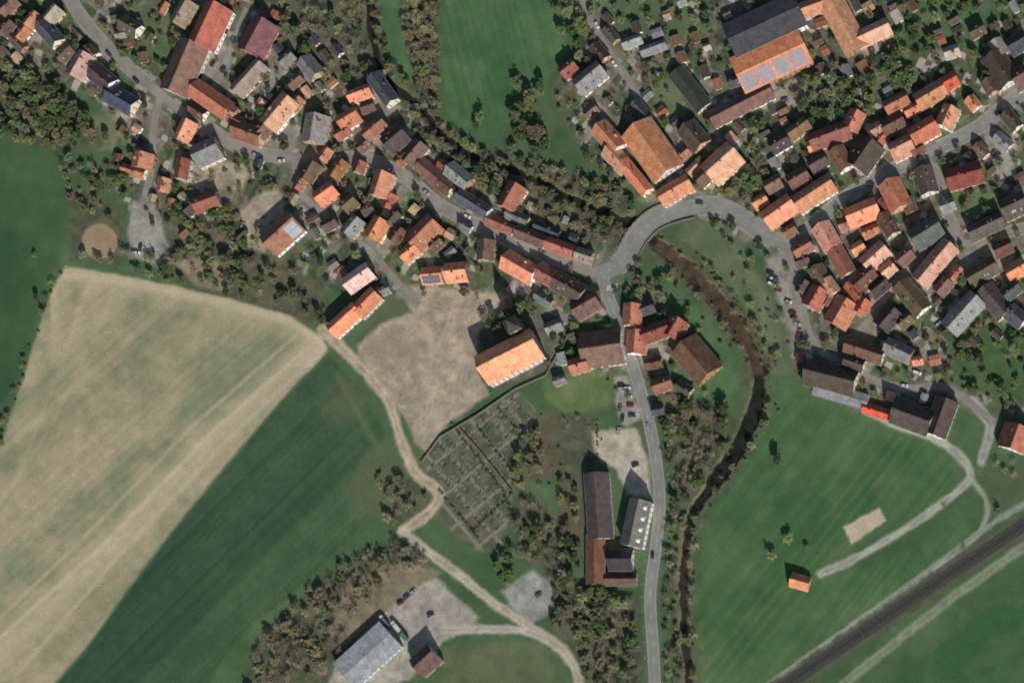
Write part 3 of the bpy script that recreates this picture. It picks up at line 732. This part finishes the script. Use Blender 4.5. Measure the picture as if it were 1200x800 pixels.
def scatter(poly,sp,kinds,s0,s1,prob=.85,bm=1.6,rm=1.0,sm=3.0):
    xs_=[p[0] for p in poly]; ys_=[p[1] for p in poly]; y=min(ys_);row=0
    while y<max(ys_):
        x=min(xs_)+(row%2)*sp/2
        while x<max(xs_):
            px=x+random.uniform(-.5,.5)*sp; py=y+random.uniform(-.5,.5)*sp; x+=sp
            if px<-30 or px>1230 or py<-30 or py>835: continue
            if random.random()>prob or not inpoly(px,py,poly): continue
            wx,wy=P(px,py)
            if pdist(wx,wy,slw)<sm or hit(wx,wy,bm) or onroad(wx,wy,rm) or ontrack(wx,wy,1): continue
            tree(wx,wy,random.choice(kinds),random.uniform(s0,s1)); NT[0]+=1
        y+=sp*.87; row+=1
scatter([(-30,58),(40,72),(85,112),(122,170),(60,176),(-30,152)],11,'LLSLS',.7,1.05)
scatter([(75,185),(150,195),(150,235),(130,262),(90,258),(76,230)],12,'LSSB',.5,.9,.8)
scatter([(64,315),(76,315),(30,440),(4,525),(-6,520),(20,440)],9,'SHB',.4,.7,.6)
scatter([(135,292),(150,305),(200,318),(300,345),(385,380),(385,360),(330,335),(300,295),(262,242),(200,242),(210,300)],11.5,'LLSBS',.6,.95,.82)
scatter([(85,300),(145,312),(190,330),(300,350),(300,342),(190,318),(100,298)],8,'LSH',.5,.8,.6)
scatter([(300,-30),(420,-30),(432,60),(425,95),(385,90),(330,55)],12,'SBBLB',.7,1.1,.8)
scatter([(468,-30),(512,-30),(516,60),(513,138),(497,130),(482,60)],9,'BSBBS',.8,1.15,.95)
scatter([(415,-30),(445,-30),(455,60),(483,108),(462,115),(428,80)],9,'BBSL',.5,.9,.9,1.4,sm=1.8)
scatter([(485,112),(500,132),(560,176),(640,188),(745,232),(748,262),(725,285),(690,285),(600,240),(520,195),(470,130)],9,'SLBSB',.5,.9,.92,sm=2.0)
scatter([(605,95),(640,95),(655,180),(600,188)],13,'SSL',.8,1.15,.7)
scatter([(650,-20),(710,-20),(720,40),(680,60),(655,40)],12,'LSB',.7,1.0,.8)
scatter([(840,262),(880,300),(905,355),(922,438),(906,440),(892,390),(860,330)],12,'SSHHBH',.4,.75,.7)
scatter([(765,270),(808,290),(850,325),(885,375),(905,440),(905,470),(880,440),(855,395),(820,350),(780,310)],7.5,'HHSBH',.35,.75,.6,sm=3.0)
scatter([(742,305),(790,325),(800,345),(770,350),(735,345)],11,'LSSS',.5,.9,.8)
scatter([(560,378),(600,350),(648,362),(640,385),(570,392)],9,'LSS',.6,1.0,.8)  # trees added to darken the shaded patch north of the church
scatter([(780,465),(850,475),(862,520),(838,555),(800,600),(784,600),(782,540)],10.5,'BBSLB',.7,1.05,.85)
scatter([(840,560),(905,460),(915,480),(860,560),(825,610)],8,'SBHH',.4,.8,.7,sm=2.6)
scatter([(840,330),(868,372),(875,420),(862,440),(850,400)],11,'SHB',.4,.7,.5)
scatter([(782,600),(822,590),(815,650),(812,700),(817,800),(780,810),(778,700)],8.5,'BSBH',.5,.9,.8,sm=2.0)
scatter([(600,575),(640,600),(662,655),(672,690),(745,700),(752,810),(690,810),(650,740),(650,690),(610,640)],11,'LBSSB',.65,1.05,.82)
scatter([(655,550),(682,560),(682,690),(660,680)],11,'LSS',.5,.9,.8)
scatter([(472,632),(508,664),(470,672),(430,712),(388,790),(290,812),(300,755),(350,705),(400,662)],10.5,'BBSBS',.7,1.05,.85)
scatter([(440,555),(480,560),(508,592),(470,618),(450,604)],10,'SBS',.5,.9,.8)
scatter([(600,530),(632,500),(640,560),(605,575)],11,'LSS',.6,1,.8)
scatter([(600,640),(628,665),(590,690),(580,660)],11,'LSB',.6,.9,.8)
scatter([(1105,380),(1215,370),(1215,540),(1170,490),(1120,450),(1090,430)],14,'LSBH',.5,.9,.35)
scatter([(985,470),(1140,520),(1100,455),(1000,430)],14,'SLH',.4,.7,.35)
scatter([(1040,-30),(1230,-30),(1230,30),(1150,40),(1100,85),(1060,70)],13,'LSLS',.6,1.0,.4)
scatter([(940,85),(1060,60),(1080,95),(1030,140),(960,140),(930,125)],11,'LLSS',.6,1.0,.85)
scatter([(850,150),(905,140),(900,220),(870,240),(850,225)],11,'LSS',.6,.95,.8)
scatter([(690,-20),(850,-20),(850,70),(790,90),(740,80)],15,'LSBH',.4,.8,.5)
scatter([(740,480),(790,475),(830,500),(785,540),(772,510)],12,'SBL',.5,.9,.6)
scatter([(1140,545),(1230,500),(1230,560),(1170,610)],14,'SBH',.5,.8,.5)
scatter([(620,480),(720,485),(720,545),(650,580),(610,560)],14,'SHHB',.3,.6,.4)
scatter(V1,14,'LSSHBS',.45,.85,.65,1.2,.8); scatter(V2,13,'LSSHBSL',.4,.85,.65,1.2,.8); scatter(V3,13,'LSH',.4,.8,.6,1.2,.8)
for px,py,k,s in [(913,540,'L',1.0),(925,632,'S',.9),(906,652,'S',.95),(946,642,'S',.6),(623,118,'L',1.3),(565,140,'S',1.0),(632,158,'S',1.5),(45,350,'L',.6),(42,300,'S',.5),(560,150,'L',.7)]:
    x,y=P(px,py); tree(x,y,k,s)
mb=MB()
def orient(px,py,ang,sx,sy,z0,z1,mi):
    x,y=P(px,py);c,s=math.cos(ang),math.sin(ang)
    q=[(x+c*a-s*b,y+s*a+c*b) for a,b in((-sx,-sy),(sx,-sy),(sx,sy),(-sx,sy))]
    mb.hexa([(p[0],p[1],z0) for p in q]+[(p[0],p[1],z1) for p in q],mi)
ga=math.atan2(.64,.77)
for a in range(4,150,11):
    for b in range(-20,120,5):
        if (b+8)%36<5 : continue
        px,py=cem(a+.2,b)
        if not inpoly(px,py,[(500,543),(518,515),(560,490),(602,464),(622,482),(612,528),(594,568),(594,600),(580,644),(550,635),(506,598),(520,580)]): continue
        if random.random()<.25: continue
        orient(px,py,ga,1.1,.55,0,random.uniform(.15,.25),random.choice([0,1,2,2])); 
        qx,qy=px+CU[0]*2.6,py+CU[1]*2.6; orient(qx,qy,ga,.12,.45,0,random.uniform(.8,1.2),0)
addobj('graves',mb.mesh('graves',[M['grave'],M['stone'],simple('grave_soil',col(70,64,50),1)]))
mb=MB()
for ln in ([(494,542),(516,512),(560,486),(604,456),(640,440)],[(640,440),(665,395),(650,372)],[(600,575),(560,525),(540,503)]):
    strip(mb,[P(*p) for p in ln],.22,-.22,1.5,1.6)
addobj('stone_wall',mb.mesh('stone_wall',[M['stone']]))
for ln in [[(530,497),(590,575),(600,600)],[(556,620),(600,580)],[(700,500),(700,540)],[(560,500),(610,565)],[(585,480),(622,520)],[(515,575),(560,630)]]:
    L=densify([P(*p) for p in ln],1.9)
    for p in L:
        if random.random()<.8: tree(p[0]+random.uniform(-.5,.5),p[1],'H',random.uniform(.4,.65))
# ---------------------------------------------------------------- vehicles
def carmesh(c,van=False):
    mb=MB(); h=1.9 if van else 1.42; L=2.5 if van else 2.15
    prof=[(-L,.35),(L,.35),(L+.03,.62),(L-.15,.82),(L-1.1,.95),(-L+.1,.98),(-L-.02,.8)]
    i=len(mb.v); n=len(prof); w=.88
    for y in(-w,w): mb.v+=[(a,y,b) for a,b in prof]
    for k in range(n): mb.f.append((i+k,i+(k+1)%n,i+n+(k+1)%n,i+n+k)); mb.m.append(0)
    mb.f.append(tuple(range(i,i+n)));mb.m.append(0); mb.f.append(tuple(range(i+n,i+2*n))[::-1]);mb.m.append(0)
    x0,x1=-L+.15,L-1.15; a0,a1=(-L+.25,L-1.5) if van else (-L+.65,L-1.85)
    mb.hexa([(x0,-.84,.96),(x1,-.84,.94),(x1,.84,.94),(x0,.84,.96),(a0,-.68,h-.04),(a1,-.68,h-.04),(a1,.68,h-.04),(a0,.68,h-.04)],1)
    mb.box(a0+.02,a1-.02,-.66,.66,h-.05,h+.01,0)
    for x in(-1.35,1.35):
        for y in(-.9,.68): mb.cyl((x,y,.33),.33,.33,.22,10,'y',2)
    for y in(-.65,.45): mb.box(L-.05,L+.04,y,y+.2,.6,.74,3)
    m,nt,b=newmat('car_paint'); b.inputs["Base Color"].default_value=c; b.inputs["Roughness"].default_value=.35
    return mb.mesh('parked_car',[m,M['glass'],M['rubber'],M['paint']])
cars=[carmesh(c) for c in [(.65,.65,.66,1),(.6,.6,.6,1),(.35,.36,.38,1),(.03,.03,.035,1),(.05,.06,.1,1),(.16,.04,.03,1),(.12,.13,.14,1)]]
van=carmesh((.7,.7,.7,1),True)
cl_=[(735,455,0),(737,465,0),(739,475,5),(741,487,5),(728,452,10),(727,478,80),(730,490,80),(725,505,80),(903,320,-20),(906,327,-20),(912,340,-15),(924,354,-15),(929,367,-15),(931,373,-15),(934,380,-15),(938,392,-10),(941,400,-10),(470,706,40),(477,699,40),(485,693,40),
(330,189,5),(300,182,-25),(160,95,-42),(128,64,-48),(395,184,0),(548,254,-28),(590,277,-22),(636,295,-20),(458,200,-30),(500,226,-38),(178,300,60),(165,290,80),(315,212,30),(955,266,40),(1020,216,30),(1080,186,25),(1120,167,25),(1170,133,35),(1107,235,-75),(1145,279,15),(765,650,88),(760,500,100),(820,238,0),(745,545,20),(250,75,60),(262,82,60),(935,112,20),(920,118,20),(1165,180,60),(1172,190,60),(632,697,40),(505,720,30),(285,265,60),(700,30,-60),(720,75,-60),(1000,430,-20),(1060,452,-10),(1100,380,40),(1085,395,40)]
for px,py,a in cl_:
    x,y=P(px,py); addobj('parked_car',random.choice(cars),loc=(x,y,.13),rot=math.radians(a+random.uniform(-4,4)))
for px,py,a in[(160,297,0),(905,333,-20),(1075,437,-20)]:
    x,y=P(px,py); addobj('parked_van',van,loc=(x,y,.1),rot=math.radians(a))
def lorry(px,py,a,cc):
    mb=MB(); mb.box(-4.2,2.0,-1.2,1.2,1.1,3.3,0); mb.box(2.2,4.1,-1.15,1.15,.6,2.8,1); mb.box(4.1,4.14,-1,1,1.6,2.5,2); mb.box(-4.2,4,-.5,.5,.7,1.05,3)
    for x in(-3,-2,3):
        for y in(-1.2,.9): mb.cyl((x,y,.5),.5,.5,.3,10,'y',3)
    x,y=P(px,py); addobj('lorry',mb.mesh('lorry',[simple('tarpaulin',cc),simple('cab_paint',(.5,.5,.5,1)),M['glass'],M['rubber']]),loc=(x,y,.03),rot=math.radians(a))
lorry(466,735,130,(.5,.52,.5,1)); lorry(473,743,130,(.05,.16,.11,1)); lorry(452,728,130,(.12,.12,.12,1))
mb=MB(); mb.tube((0,0,0),(0,0,6),.09,.06,6); mb.tube((0,0,6),(1.1,0,6.3),.05,.04,5); mb.box(.9,1.6,-.12,.12,6.25,6.38)
lm=mb.mesh('street_lamp',[M['metal']])
for k in(0,1,2,3):
    L=densify(rs[k],32)
    of=offs(L,roads[k][2]/2+1.0)
    for p,q in list(zip(of,L))[::2][:14]:
        if hit(p[0],p[1],.5): continue
        addobj('street_lamp',lm,loc=(p[0],p[1],0),rot=math.atan2(q[1]-p[1],q[0]-p[0]))
# ---------------------------------------------------------------- light, world, camera
EL,AZ=34,158
w=bpy.data.worlds.new("World"); scene.world=w; w.use_nodes=True; nt=w.node_tree
sk=nt.nodes.new("ShaderNodeTexSky"); sk.sky_type='NISHITA'; sk.sun_disc=False
sk.sun_elevation=math.radians(EL); sk.sun_rotation=math.radians(AZ)
nt.links.new(sk.outputs[0],nt.nodes["Background"].inputs[0]); nt.nodes["Background"].inputs[1].default_value=.08
s=bpy.data.lights.new('sun','SUN'); s.energy=4.3; s.angle=math.radians(.5); s.color=(1,.95,.88)
so=bpy.data.objects.new('sun',s); root.objects.link(so)
d=Vector((math.sin(math.radians(AZ))*math.cos(math.radians(EL)),math.cos(math.radians(AZ))*math.cos(math.radians(EL)),math.sin(math.radians(EL))))
so.rotation_euler=d.to_track_quat('Z','Y').to_euler(); so.location=(0,0,200)
cam=bpy.data.cameras.new('camera'); co_=bpy.data.objects.new('camera',cam); root.objects.link(co_)
co_.location=(CAMX,CAMY,CAMH); cam.sensor_width=36; cam.lens=36*CAMH/600; cam.shift_x=-CAMX/600; cam.shift_y=-CAMY/600
cam.dof.use_dof=True; cam.dof.focus_distance=60000; cam.dof.aperture_fstop=.13
cam.clip_start=10; cam.clip_end=20000; scene.camera=co_
scene.view_settings.view_transform='Standard'; scene.view_settings.look='None'; scene.view_settings.exposure=0
print('TREES',NT[0],'OBJ',len(bpy.data.objects))
